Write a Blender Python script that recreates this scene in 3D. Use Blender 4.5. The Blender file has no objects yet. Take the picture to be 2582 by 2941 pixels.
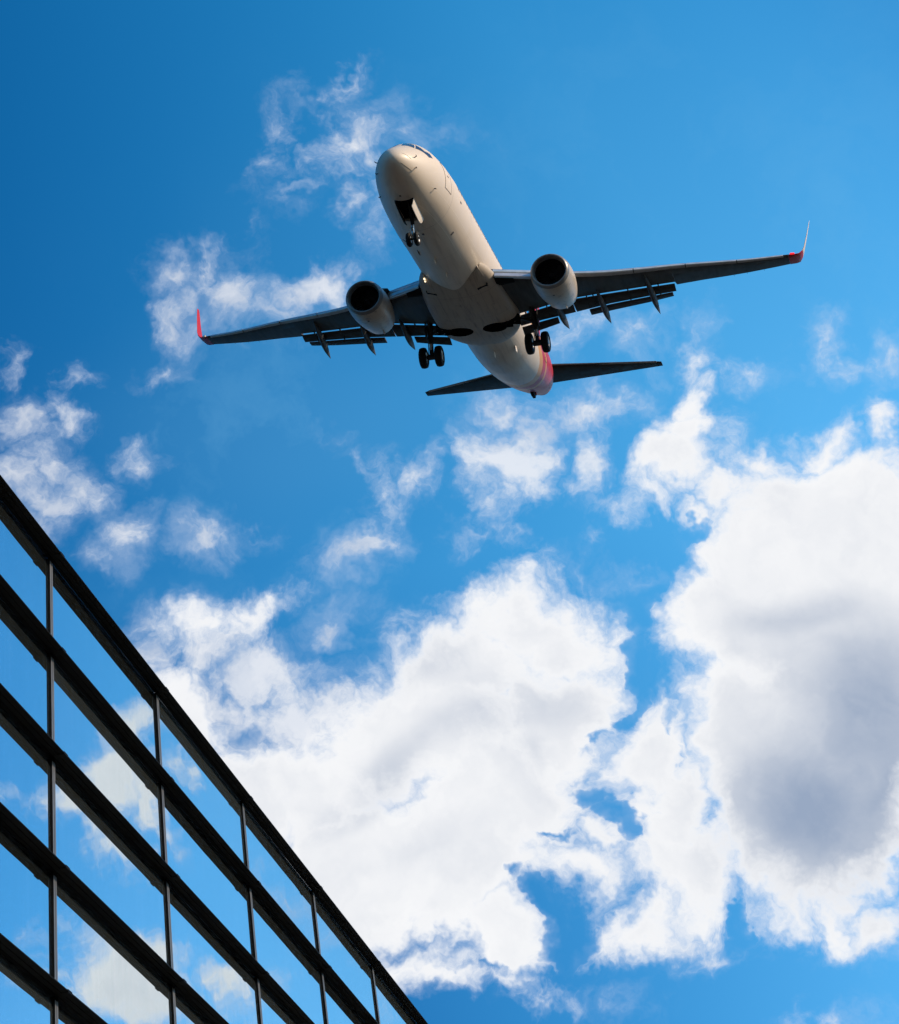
import bpy, bmesh, math, random
import numpy as np
from mathutils import Vector, Matrix
random.seed(7)
rad = math.radians
sc = bpy.context.scene
COL = sc.collection

# ------------------------------------------------------------------ scene-wide
PITCH, ROLL = 0.6631643, -0.18860822
CAM_H = 1.6
f_ = np.array([0, math.cos(PITCH), math.sin(PITCH)])
r0 = np.array([1.0, 0, 0]); u0 = np.cross(r0, f_)
r_ = r0 * math.cos(ROLL) + u0 * math.sin(ROLL)
u_ = -r0 * math.sin(ROLL) + u0 * math.cos(ROLL)
FOC = 5100.0 / 2582.0                      # focal length in picture widths
AZ = 0.14889502                            # heading of the glass facade
SUN = np.array([0.929, -0.147, 0.510]); SUN = SUN / np.linalg.norm(SUN)

cam_d = bpy.data.cameras.new('camera')
cam = bpy.data.objects.new('camera', cam_d); COL.objects.link(cam)
cam_d.sensor_fit = 'HORIZONTAL'; cam_d.sensor_width = 36.0; cam_d.lens = 36.0 * FOC
cam_d.clip_start = 0.1; cam_d.clip_end = 20000
cam.matrix_world = Matrix((( r_[0], u_[0], -f_[0], 0), (r_[1], u_[1], -f_[1], 0), (r_[2], u_[2], -f_[2], CAM_H), (0, 0, 0, 1)))
sc.camera = cam
vs = sc.view_settings
vs.view_transform = 'Standard'; vs.look = 'None'; vs.exposure = 0.0; vs.gamma = 1.0
sc.cycles.use_adaptive_sampling = True; sc.cycles.adaptive_threshold = .02; sc.cycles.adaptive_min_samples = 12

# ------------------------------------------------------------------ node helper
class NT:
    def __init__(s, tree): s.t = tree; s.n = tree.nodes; s.l = tree.links
    def _set(s, sock, v):
        if isinstance(v, bpy.types.NodeSocket): s.l.new(v, sock)
        elif isinstance(v, (tuple, list)) and len(v) == 3 and sock.type == 'RGBA': sock.default_value = (*v, 1)
        else: sock.default_value = v
    def node(s, kind, ins=None, **props):
        n = s.n.new(kind)
        for k, v in props.items(): setattr(n, k, v)
        for k, v in (ins or {}).items(): s._set(n.inputs[k], v)
        return n
    def math(s, op, a, b=None, c=None, clamp=False):
        n = s.n.new('ShaderNodeMath'); n.operation = op; n.use_clamp = clamp
        s._set(n.inputs[0], a)
        if b is not None: s._set(n.inputs[1], b)
        if c is not None: s._set(n.inputs[2], c)
        return n.outputs[0]
    def vec(s, op, a, b=None, scale=None):
        n = s.n.new('ShaderNodeVectorMath'); n.operation = op
        s._set(n.inputs[0], a)
        if b is not None: s._set(n.inputs[1], b)
        if scale is not None: s._set(n.inputs['Scale'], scale)
        return n.outputs['Value'] if op in ('DOT_PRODUCT', 'LENGTH', 'DISTANCE') else n.outputs[0]
    def step(s, v, a, b, c=0.0, d=1.0, kind='SMOOTHSTEP'):
        n = s.n.new('ShaderNodeMapRange'); n.interpolation_type = kind; n.clamp = True
        for i, x in enumerate((v, a, b, c, d)): s._set(n.inputs[i], x)
        return n.outputs[0]
    def noise(s, v, scale, detail=6, rough=0.5, dist=0.0, lac=2.0, out=0):
        n = s.node('ShaderNodeTexNoise', {'Vector': v, 'Scale': scale, 'Detail': detail, 'Roughness': rough, 'Distortion': dist, 'Lacunarity': lac})
        return n.outputs[out]
    def mix(s, f, a, b):
        n = s.n.new('ShaderNodeMix'); n.data_type = 'RGBA'
        s._set(n.inputs[0], f); s._set(n.inputs[6], a); s._set(n.inputs[7], b)
        return n.outputs[2]
    def comb(s, x, y, z=0.0):
        n = s.n.new('ShaderNodeCombineXYZ')
        s._set(n.inputs[0], x); s._set(n.inputs[1], y); s._set(n.inputs[2], z)
        return n.outputs[0]

# ------------------------------------------------------------------ sky and clouds
# every cloud is a group of soft ellipses on the celestial sphere: x, y, rx, ry in
# 1/1794 of the chart width around the heading the camera faces, turn in degrees
W_ = 1794.0
THICK = [  # big cumulus right
 (1665,885,70,52,0),(1785,850,45,62,0),(1560,905,70,48,0),(1640,1000,250,110,0),(1730,1220,240,300,0),(1560,1180,190,220,0),
 (1430,1195,120,120,0),(1365,1250,80,62,0),(1450,1090,90,70,-35),(1640,1560,250,320,0),(1490,1480,140,230,0),(1440,1370,90,110,0),
 (1290,1480,92,110,10),(1270,1395,50,40,0),(1325,1610,95,150,0),(1360,1740,170,105,0),(1250,1835,125,60,-20),(1150,1742,110,62,0),
 (1710,1862,50,66,0),(1600,1830,120,50,0),(1790,1850,60,60,0),(1190,1690,60,60,0),
 # top middle right
 (1375,905,120,78,-20),(1385,790,52,70,20),(1400,845,90,70,0),(1375,705,26,34,0),(1310,985,80,36,-15),(1420,1000,60,40,0),(1470,960,80,60,0),
 # centre cumulus
 (1085,1225,165,95,8),(1070,1150,55,34,0),(1225,1222,42,34,0),(960,1330,250,105,-28),(1100,1400,125,185,10),(1160,1330,70,110,0),(850,1480,300,125,-22),
 (1000,1600,220,150,0),(880,1740,230,170,0),(990,1890,95,95,0),(860,1950,160,55,0),(640,1570,190,120,0),(1010,1960,70,32,10),
 (410,1425,110,72,35),(500,1570,170,110,0),(700,1760,200,190,0),(1090,1570,80,80,0),(560,1800,200,120,0),
 (575,1210,38,38,-45),(515,1245,110,45,-26),(405,1275,85,42,0),(470,1270,90,40,0)]
SOFT = [  # thinner, wispier clouds
 (610,1440,150,56,-8),(470,1400,90,50,20), (1010,935,92,72,-25),(985,1000,42,62,15),(1000,1068,60,22,15),(950,1080,34,14,0),(1172,932,52,58,0),(1040,880,60,36,-30),
 (770,1000,34,62,10),(835,965,62,40,-28),(725,940,34,10,60),(730,1112,66,28,-8),(790,1045,20,24,0),
 (540,1345,130,48,0),(600,1395,52,32,0),(660,1400,76,36,0),(360,1370,52,46,0),(275,1260,34,22,-50),(440,1310,80,40,0),(320,1330,60,40,0),(680,1260,60,22,-30),
 (18,742,30,44,0),(50,850,62,42,0),(100,930,64,36,10),(36,960,50,48,0),(90,1000,72,34,15),(105,825,60,34,20),(145,763,42,20,10),
 (258,930,42,24,-35),(285,928,36,18,0),(268,1070,52,36,-55),(232,1108,46,14,-12),(415,1078,56,28,-12),(520,1052,30,16,-10),(180,985,60,40,20),(60,1040,60,30,0),
 (562,270,20,66,26),(545,330,26,44,20),(650,325,58,28,-32),(705,285,72,32,-6),(740,320,34,42,30),(622,352,28,26,0),(698,215,12,56,12),(685,180,14,26,10),
 (600,400,66,18,-38),(800,272,60,18,8),(838,284,30,20,0),(690,305,120,50,-28),(575,300,26,80,20),(742,430,26,62,10),(570,445,56,20,-38),(690,130,18,14,0),(595,330,20,36,10),(690,420,30,26,0),
 (345,545,44,32,10),(412,535,62,24,-48),(450,500,64,16,-28),(362,620,42,46,0),(472,590,50,46,20),(620,585,72,40,-24),(662,565,48,42,0),(570,630,80,24,0),(340,725,36,14,-10),(400,575,40,20,-40),
 (1150,668,66,40,-8),(1110,690,50,34,0),(1278,682,54,24,-38),(1262,710,30,26,0),(1487,730,50,20,-10),(1012,832,46,34,-20),(1170,825,110,34,-6),(1690,735,80,18,-4),(1770,715,50,20,0),(1640,690,30,50,10),
 (1160,1130,30,8,10),(1100,1120,16,8,0),(1180,1075,26,18,-40),(1285,1128,26,7,10),(1190,1000,50,22,0),(1420,1893,86,30,-6),(1610,2038,60,26,-10),(1690,2045,70,26,0),(1085,1990,120,26,4),(900,1260,80,22,-20),
 (1330,1870,90,30,0),(1385,650,20,40,0),(1750,1880,80,36,0)]
GREY = [(1560,1420,220,230,0,.45),(1500,1620,150,150,0,.4),(1800,1580,110,230,0,.95),(1790,1350,100,120,0,.5),(1660,1660,300,190,0,1.0),(1740,1470,240,290,0,.95),(1600,1600,200,230,0,.8),(1610,1215,190,62,-8,.5),(1480,1340,120,120,0,.25),(1740,1300,150,110,0,.6),
 (760,1570,210,58,-36,.62),(960,1440,150,56,-28,.5),(1090,1350,110,90,0,.38),(890,1330,150,50,-28,.38),(1080,1480,80,60,0,.3),(850,1700,200,60,-20,.28),(1180,1770,90,40,0,.3),
 (1350,1560,60,90,0,.2),(110,960,90,50,0,.5),(50,860,60,40,0,.35),(1400,930,60,40,0,.12)]
HAZE = [(1500,620,900,620,0,.20),(1750,350,700,500,0,.14),(900,1500,1300,900,0,.12),(700,560,420,300,-30,.10),(1650,700,420,160,-8,.22),(450,900,500,260,0,.10),(640,850,520,280,0,.26)]
HOLES = [(1252,1300,34,80,8),(1215,1395,24,50,30),(1183,1452,22,32,30),(1322,1437,13,30,8),(1350,1512,12,34,-12),(1200,1585,42,40,20),(1240,1640,36,50,-30),(1118,1668,52,20,-10),
 (1252,1695,28,40,0),(1090,1850,40,66,-20),(1032,1800,26,26,0),(1110,1860,70,34,-30),(530,1440,34,26,10),(1285,1180,30,90,14),(930,1582,24,8,-10),(1480,1842,40,26,20),(960,1938,60,14,5),(1400,1035,60,20,-20)]
GLASS_THICK = [(235,1540,78,118,38),(280,1440,56,66,30),(165,1640,60,84,20),(300,1600,50,40,30),(60,1625,62,44,-20),(338,1522,24,26,0),(381,1522,20,22,0),(226,1700,14,26,40),
 (205,1920,120,92,28),(160,1875,60,50,0),(290,1985,80,50,20),(88,1925,34,26,0),(318,1900,34,24,20),(455,1968,84,40,8),(400,1955,60,30,0)]
GLASS_SOFT = [(585,1765,70,15,52),(605,1790,60,14,50),(550,1720,40,12,40),(650,1870,20,50,20),(770,2000,14,30,0),(640,1900,30,26,0),(700,1900,60,18,52),(760,1990,60,24,52)]

world = bpy.data.worlds.new('World'); sc.world = world; world.use_nodes = True
wt = NT(world.node_tree); wt.n.clear()
tc = wt.node('ShaderNodeTexCoord')
D0 = wt.vec('NORMALIZE', tc.outputs['Generated'])
# turbulent displacement of the whole chart, coarse to fine
w1 = wt.noise(D0, 8.0, 2, 0.5, out=1)
w2 = wt.noise(D0, 27.0, 4, 0.62, out=1)
w1v = wt.vec('SCALE', wt.vec('SUBTRACT', w1, (.5, .5, .5)), scale=0.085)
w2v = wt.vec('SCALE', wt.vec('SUBTRACT', w2, (.5, .5, .5)), scale=0.048)
w12 = wt.vec('ADD', w1v, w2v)
D = wt.vec('ADD', D0, w12)
fine = wt.noise(D, 38.0, 6, 0.64)
broad = wt.noise(D, 12.0, 4, 0.55)

def chart(vr, vu, vf, dvec):
    den = wt.math('MAXIMUM', wt.vec('DOT_PRODUCT', dvec, tuple(vf)), 0.05)
    x = wt.math('DIVIDE', wt.vec('DOT_PRODUCT', dvec, tuple(vr)), den)
    y = wt.math('DIVIDE', wt.vec('DOT_PRODUCT', dvec, tuple(vu)), den)
    return wt.comb(x, y, 1.0)
def conv(e):
    cx, cy, rx, ry, rot = e[:5]
    k = 1.0 / (W_ * FOC)
    return ((cx - 897.0) * k, -(cy - 1021.7) * k, rx * k, ry * k, -rad(rot))
def field(P, ells, soft=0.12, weights=False):
    acc = None
    for e in ells:
        x, y, rx, ry, rot = conv(e)
        if weights: rx, ry = rx*1.5, ry*1.5
        if abs(rot) < 1e-6:
            n = wt.n.new('ShaderNodeVectorMath'); n.operation = 'MULTIPLY_ADD'
            wt.l.new(P, n.inputs[0]); n.inputs[1].default_value = (1/rx, 1/ry, 0); n.inputs[2].default_value = (-x/rx, -y/ry, 0)
            q = wt.vec('LENGTH', n.outputs[0])
        else:
            c, s = math.cos(rot), math.sin(rot)
            qa = wt.vec('DOT_PRODUCT', P, (c/rx, s/rx, -(c*x+s*y)/rx))
            qb = wt.vec('DOT_PRODUCT', P, (-s/ry, c/ry, (s*x-c*y)/ry))
            q = wt.math('SQRT', wt.math('MULTIPLY_ADD', qa, qa, wt.math('MULTIPLY', qb, qb)))
        if weights: v = wt.step(q, 1.0, 0.0, 0.0, e[5])
        else:
            k = min(e[2], e[3]) / 60.0; v = wt.math('MULTIPLY_ADD', q, -k, k)
        acc = v if acc is None else (wt.math('SMOOTH_MAX', acc, v, soft))
    return acc
n_ = np.array([math.cos(AZ), -math.sin(AZ), 0])
refl = lambda v: v - 2 * np.dot(v, n_) * n_
P1 = chart(r_, u_, f_, D)
P1t = chart(r_, u_, f_, wt.vec('ADD', D0, wt.vec('ADD', wt.vec('SCALE', w1v, scale=.5), w2v)))
P1s = chart(r_, u_, f_, wt.vec('ADD', D0, w1v))
thick = field(P1, THICK)
holes = field(P1, HOLES)
thin = field(P1t, [(a, b, c*1.18, d*1.28, e) for a, b, c, d, e in SOFT], 0.06)
grey = field(P1s, GREY, 0.25, True)
hazef = field(P1s, HAZE, 0.0, True)
P2 = chart(refl(r_), refl(u_), refl(f_), D)
gthick = field(P2, [(a, b, c*1.15, d*1.15, e) for a, b, c, d, e in GLASS_THICK])
gthin = field(P2, GLASS_SOFT, 0.06)
# stray fair-weather clouds over the rest of the sky, none where the charted ones are
up = wt.node('ShaderNodeSeparateXYZ', {0: D0}).outputs
elev = up['Z']
deck = wt.vec('DIVIDE', D0, wt.comb(wt.math('MAXIMUM', elev, .12), wt.math('MAXIMUM', elev, .12), wt.math('MAXIMUM', elev, .12)))
stray_n = wt.noise(deck, 1.1, 5, 0.56)
def inside(P):
    q = wt.vec('SUBTRACT', P, (0.0, -0.03, 1.0))
    s = wt.node('ShaderNodeSeparateXYZ', {0: q}).outputs
    a = wt.math('MULTIPLY', wt.math('ABSOLUTE', s[0]), 1.0 / .32)
    b = wt.math('MULTIPLY', wt.math('ABSOLUTE', s[1]), 1.0 / .37)
    return wt.step(wt.math('MAXIMUM', a, b), 1.18, 0.9)
mask1 = inside(P1s)
mask2 = wt.step(wt.vec('LENGTH', wt.vec('SUBTRACT', P2, (-.14, -.17, 1.0))), .32, .22)
stray = wt.math('SUBTRACT', wt.math('MULTIPLY', wt.math('SUBTRACT', stray_n, 0.66), 7.0), wt.math('MULTIPLY', wt.math('MAXIMUM', mask1, mask2), 3.0))
front = wt.step(wt.vec('DOT_PRODUCT', D0, tuple(f_)), .55, .75)
thick = wt.math('SUBTRACT', thick, wt.math('MULTIPLY', wt.math('SUBTRACT', 1.0, front), 5.0))
thick = wt.math('MAXIMUM', thick, wt.math('SUBTRACT', gthick, 0.0))
thick = wt.math('MAXIMUM', thick, stray)
fc = wt.math('SUBTRACT', fine, .5)
bc = wt.math('SUBTRACT', broad, .5)
hol = wt.math('MULTIPLY', wt.math('MAXIMUM', wt.math('ADD', holes, wt.math('MULTIPLY', fc, 1.6)), 0.0), 3.0)
thick = wt.math('MINIMUM', thick, 2.0)
d_t = wt.math('ADD', wt.math('ADD', thick, wt.math('MULTIPLY', fc, 1.45)), wt.math('MULTIPLY', bc, .9))
d_t = wt.math('SUBTRACT', d_t, hol)
a_t = wt.step(d_t, -.28, .85)
thin = wt.math('MAXIMUM', wt.math('MAXIMUM', thin, gthin), wt.math('MULTIPLY_ADD', wt.math('MINIMUM', thick, .5), .8, -.05))
thin = wt.math('SUBTRACT', thin, wt.math('MULTIPLY', hol, .25))
d_s = wt.math('ADD', wt.math('ADD', wt.math('MULTIPLY', thin, 1.45), wt.math('MULTIPLY', fc, 3.1)), wt.math('MULTIPLY', bc, 1.7))
a_s = wt.math('MULTIPLY', wt.math('MULTIPLY', wt.step(d_s, -.35, 1.6), .82), wt.step(thin, -.6, .0))
d_h = wt.math('ADD', wt.math('ADD', wt.math('MULTIPLY', thin, .9), wt.math('MULTIPLY', fc, 1.9)), wt.math('MULTIPLY', bc, 2.4))
a_h = wt.math('MULTIPLY', wt.step(d_h, -.45, 1.0), wt.math('MULTIPLY', wt.step(thin, -1.1, .1), .42))
a_s = wt.math('MAXIMUM', a_s, a_h)
veil = wt.math('MULTIPLY', hazef, wt.step(wt.math('ADD', bc, wt.math('MULTIPLY', fc, .45)), -.22, .26), clamp=True)
veil = wt.math('MAXIMUM', veil, wt.math('MULTIPLY', hazef, .45))
alpha = wt.math('SUBTRACT', 1.0, wt.math('MULTIPLY', wt.math('MULTIPLY', wt.math('SUBTRACT', 1.0, a_t), wt.math('SUBTRACT', 1.0, a_s)), 1.0))
# cloud tone: sunlit white at the rims, blue grey where it is thick
gz = wt.math('ADD', grey, wt.math('MULTIPLY', bc, .32))
rel = wt.math('SUBTRACT', wt.noise(D, 9.0, 4, .55), wt.noise(wt.vec('ADD', D, (.022, -.004, .014)), 9.0, 4, .55))
gz = wt.math('ADD', gz, wt.math('MULTIPLY_ADD', rel, .75, -.02))
gz = wt.math('ADD', gz, wt.math('MULTIPLY', fc, .12))
gz = wt.math('MULTIPLY', wt.math('MAXIMUM', gz, 0.0), wt.step(d_t, .2, 1.5), clamp=True)
c_cloud = wt.mix(gz, (.95, .955, .97), (.315, .395, .54))
tone = wt.step(wt.math('ADD', wt.math('MULTIPLY_ADD', bc, -1.0, wt.math('MULTIPLY', rel, -2.0)), wt.math('MULTIPLY', fc, .5)), -.30, .22)
c_thin = wt.mix(wt.step(d_s, .1, 1.3), (.60, .71, .90), wt.mix(tone, (.62, .68, .79), (.91, .92, .95)))
c_cl = wt.mix(a_t, c_thin, c_cloud)
sky = wt.node('ShaderNodeTexSky', sky_type='NISHITA', sun_disc=False, sun_elevation=math.asin(SUN[2]), sun_rotation=math.atan2(SUN[0], SUN[1]), altitude=50.0, air_density=1.0, dust_density=0.35, ozone_density=3.0)
hsv = wt.node('ShaderNodeHueSaturation', {'Hue': .493, 'Saturation': 1.36, 'Value': 2.2, 'Color': sky.outputs[0]})
SKY_STRENGTH = 0.11
horizon_dim = wt.step(elev, 0.0, .34)  # sky darkened near the horizon to cut fill light on the belly
blue = wt.mix(horizon_dim, wt.vec('MULTIPLY', hsv.outputs[0], (.26, .265, .275)), hsv.outputs[0])
sdot = wt.vec('DOT_PRODUCT', D0, tuple(SUN))       # deeper blue away from the sun
deep = wt.math('MULTIPLY_ADD', wt.math('MINIMUM', wt.math('MAXIMUM', sdot, -.03), .36), 2.6, .29)
deep = wt.math('ADD', deep, wt.math('MAXIMUM', wt.math('MINIMUM', wt.math('MULTIPLY_ADD', elev, -1.9, 1.6), wt.math('MAXIMUM', wt.math('MULTIPLY_ADD', elev, 1.5, -.42), .24)), 0.0))
deep = wt.math('MULTIPLY', deep, wt.step(sdot, .44, .62, 1.0, .62))
deep = wt.math('MAXIMUM', deep, .5)
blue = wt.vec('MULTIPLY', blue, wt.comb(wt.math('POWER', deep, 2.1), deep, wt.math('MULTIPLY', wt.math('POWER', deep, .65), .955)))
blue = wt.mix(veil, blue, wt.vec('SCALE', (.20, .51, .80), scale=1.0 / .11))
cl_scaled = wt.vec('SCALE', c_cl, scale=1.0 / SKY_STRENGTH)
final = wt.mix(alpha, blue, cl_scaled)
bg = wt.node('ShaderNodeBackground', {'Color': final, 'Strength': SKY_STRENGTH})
wo = wt.node('ShaderNodeOutputWorld', {'Surface': bg.outputs[0]})
world.cycles.sampling_method = 'MANUAL'; world.cycles.sample_map_resolution = 1024

sun_d = bpy.data.lights.new('sun', 'SUN'); sun_d.energy = 5.0; sun_d.angle = rad(0.55); sun_d.color = (1.0, .785, .55)
sun = bpy.data.objects.new('sun', sun_d); COL.objects.link(sun)
sun.rotation_euler = Vector(-SUN).to_track_quat('-Z', 'Y').to_euler()
sun.location = (60, -10, 60)

# ------------------------------------------------------------------ materials
MATS = {}
def mat(name, color, rough=.5, metal=0.0, spec=.5, coat=0.0, emit=None, estr=0.0, var=0.0, vscale=3.0, build=None):
    m = bpy.data.materials.new(name); m.use_nodes = True
    t = NT(m.node_tree); b = t.n['Principled BSDF']
    b.inputs['Base Color'].default_value = (*color, 1); b.inputs['Roughness'].default_value = rough
    b.inputs['Metallic'].default_value = metal; b.inputs['Specular IOR Level'].default_value = spec
    b.inputs['Coat Weight'].default_value = coat; b.inputs['Coat Roughness'].default_value = .08
    if emit: b.inputs['Emission Color'].default_value = (*emit, 1); b.inputs['Emission Strength'].default_value = estr
    co = t.node('ShaderNodeTexCoord').outputs['Object']
    col = None
    if var > 0:
        nz = t.noise(co, vscale, 6, .6)
        f = t.step(nz, .3, .7, 0.0, 1.0, 'LINEAR')
        col = t.mix(f, tuple(c * (1 - var) for c in color), tuple(min(1, c * (1 + var)) for c in color))
        rr = t.step(nz, .3, .7, rough * .85, min(1, rough * 1.2), 'LINEAR'); t.l.new(rr, b.inputs['Roughness'])
    if build: col = build(t, co, col if col is not None else color, b)
    if col is not None and not isinstance(col, tuple): t.l.new(col, b.inputs['Base Color'])
    MATS[name] = m
    return m

WHITE = (.63, .53, .42); RED = (.42, .008, .02); GOLD = (.58, .27, .05)
def line(t, v, pos, half, soft):
    return t.step(t.math('ABSOLUTE', t.math('SUBTRACT', v, pos)), half + soft, half)
def fuselage_paint(t, co, col, b):
    s = t.node('ShaderNodeSeparateXYZ', {0: co}).outputs
    x, y, z = s
    q = t.math('MULTIPLY_ADD', z, 4.6, x)
    c = t.mix(t.math('GREATER_THAN', q, 24.1), WHITE, GOLD)
    c = t.mix(t.math('GREATER_THAN', q, 26.1), c, RED)
    c = t.mix(t.math('GREATER_THAN', q, 28.15), c, GOLD)
    c = t.mix(t.math('GREATER_THAN', q, 28.95), c, RED)
    # long dirt streaks under the belly, panel joints, lap joints
    st = t.noise(t.vec('MULTIPLY', co, (.35, 5.0, 5.0)), 1.0, 6, .6)
    blot = t.noise(co, .9, 5, .6)
    low = t.step(z, -.8, -1.9)
    dirt = t.math('MULTIPLY', t.math('MULTIPLY', t.step(st, .45, .75), low), .30)
    dirt = t.math('ADD', dirt, t.math('MULTIPLY', t.step(blot, .5, .8), .08))
    c = t.mix(dirt, c, (.16, .13, .11))
    lines = None
    for xx in (5.15, 8.7, 12.0, 24.6, 28.4, 31.2, 33.6, 36.4):
        l = t.math('MULTIPLY', line(t, x, xx, .011, .008), .22 if xx != 5.15 else .5)
        lines = l if lines is None else t.math('MAXIMUM', lines, l)
    c = t.mix(lines, c, (.22, .17, .15))
    az_ = t.math('ABSOLUTE', z)
    zz = t.math('MULTIPLY', t.math('LESS_THAN', z, 0.0), az_)
    lap = t.math('MAXIMUM', line(t, zz, 1.02, .006, .006), line(t, zz, 1.76, .006, .006))
    body = t.math('MULTIPLY', t.step(x, 2.2, 3.0), t.step(x, 24.0, 22.0))
    bump = t.node('ShaderNodeBump', {'Strength': .25, 'Distance': .01, 'Height': t.math('SUBTRACT', t.math('MULTIPLY', lap, body), lines)})
    c = t.mix(t.math('MULTIPLY', t.math('MULTIPLY', lap, body), .40), c, (.80, .70, .58))
    t.l.new(bump.outputs[0], b.inputs['Normal'])
    t.l.new(t.step(blot, .3, .75, .40, .55, 'LINEAR'), b.inputs['Roughness'])
    return c
mat('fuselage_paint', WHITE, .45, coat=.04, spec=.28, build=fuselage_paint)
def fairing_paint(t, co, col, b):
    s = t.node('ShaderNodeSeparateXYZ', {0: co}).outputs
    st = t.noise(t.vec('MULTIPLY', co, (.5, 6.0, 2.0)), 1.0, 7, .65)
    blot = t.noise(co, 1.7, 6, .65)
    c = t.mix(t.math('MULTIPLY', t.step(st, .5, .74), .45), (.43, .365, .295), (.07, .058, .05))
    c = t.mix(t.math('MULTIPLY', t.step(blot, .58, .75), .4), c, (.07, .06, .055))
    lines = None
    for xx in (13.6, 16.4, 19.6):
        l = line(t, s[0], xx, .010, .010); lines = l if lines is None else t.math('MAXIMUM', lines, l)
    for yy in (-1.15, 0.0, 1.15): lines = t.math('MAXIMUM', lines, t.math('MULTIPLY', line(t, s[1], yy, .008, .010), .8))
    return t.mix(t.math('MULTIPLY', lines, .38), c, (.07, .06, .05))
mat('fairing_paint', (.45, .43, .41), .6, spec=.2, build=fairing_paint)
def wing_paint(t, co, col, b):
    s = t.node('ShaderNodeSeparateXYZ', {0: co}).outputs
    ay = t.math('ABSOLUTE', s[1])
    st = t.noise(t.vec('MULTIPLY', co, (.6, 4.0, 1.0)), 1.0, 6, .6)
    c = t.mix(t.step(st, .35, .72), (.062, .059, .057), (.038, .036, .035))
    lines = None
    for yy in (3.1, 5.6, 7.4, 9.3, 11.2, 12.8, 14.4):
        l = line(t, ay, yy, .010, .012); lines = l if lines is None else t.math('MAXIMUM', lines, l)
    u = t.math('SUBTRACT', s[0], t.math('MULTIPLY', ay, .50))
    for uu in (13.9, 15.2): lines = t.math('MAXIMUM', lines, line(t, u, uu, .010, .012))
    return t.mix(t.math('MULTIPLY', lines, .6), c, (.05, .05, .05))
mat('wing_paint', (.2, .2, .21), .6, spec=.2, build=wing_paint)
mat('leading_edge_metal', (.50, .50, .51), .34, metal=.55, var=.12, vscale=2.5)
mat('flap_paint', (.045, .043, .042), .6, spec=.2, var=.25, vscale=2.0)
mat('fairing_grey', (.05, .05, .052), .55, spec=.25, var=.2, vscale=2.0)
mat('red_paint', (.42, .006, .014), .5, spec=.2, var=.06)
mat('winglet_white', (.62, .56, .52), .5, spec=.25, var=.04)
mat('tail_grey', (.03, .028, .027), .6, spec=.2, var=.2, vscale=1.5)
mat('intake_metal', (.20, .195, .19), .40, metal=.35, var=.12, vscale=4.0)
def nacelle_paint(t, co, col, b):
    st = t.noise(t.vec('MULTIPLY', co, (.8, 5.0, 5.0)), 1.0, 7, .66)
    bl = t.noise(co, 3.2, 7, .68)
    s = t.node('ShaderNodeSeparateXYZ', {0: co}).outputs
    low = t.step(s[2], -1.5, -2.4)
    c = t.mix(t.math('MULTIPLY', t.math('MULTIPLY', t.step(bl, .52, .70), low), .55), (.45, .385, .315), (.075, .06, .05))
    c = t.mix(t.math('MULTIPLY', t.step(st, .55, .75), .3), c, (.16, .13, .11))
    lines = t.math('MAXIMUM', line(t, s[0], 13.75, .008, .010), line(t, s[0], 15.1, .008, .010))
    return t.mix(t.math('MULTIPLY', lines, .6), c, (.12, .10, .09))
mat('nacelle_paint', (.58, .56, .53), .38, build=nacelle_paint)
mat('dark_cavity', (.008, .008, .009), .8, spec=.1)
mat('fan_titanium', (.05, .05, .055), .4, metal=.6, var=.2)
mat('exhaust_metal', (.16, .14, .13), .45, metal=.8, var=.2)
mat('tyre_rubber', (.012, .012, .012), .75, spec=.25, var=.25, vscale=8)
mat('hub_metal', (.55, .53, .50), .4, metal=.4, var=.1)
mat('gear_steel', (.03, .03, .031), .5, metal=.4, var=.3, vscale=5)
mat('chrome', (.5, .5, .5), .25, metal=1.0, var=.03)
mat('cockpit_glass', (.035, .042, .055), .12, spec=.6, var=.1)
mat('cabin_glass', (.06, .065, .08), .2, spec=.6, var=.1)
mat('seal_dark', (.07, .055, .05), .6, var=.1)
mat('gear_door_paint', (.66, .57, .46), .4, var=.05, vscale=6)
mat('lamp_glow', (1, .9, .7), .3, emit=(1.0, .80, .48), estr=2.2, var=.01)
mat('red_lamp_glow', (.8, .02, .02), .3, emit=(1.0, .02, .03), estr=.9, var=.01)
mat('lamp_lens', (.75, .73, .62), .15, var=.02)

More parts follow.
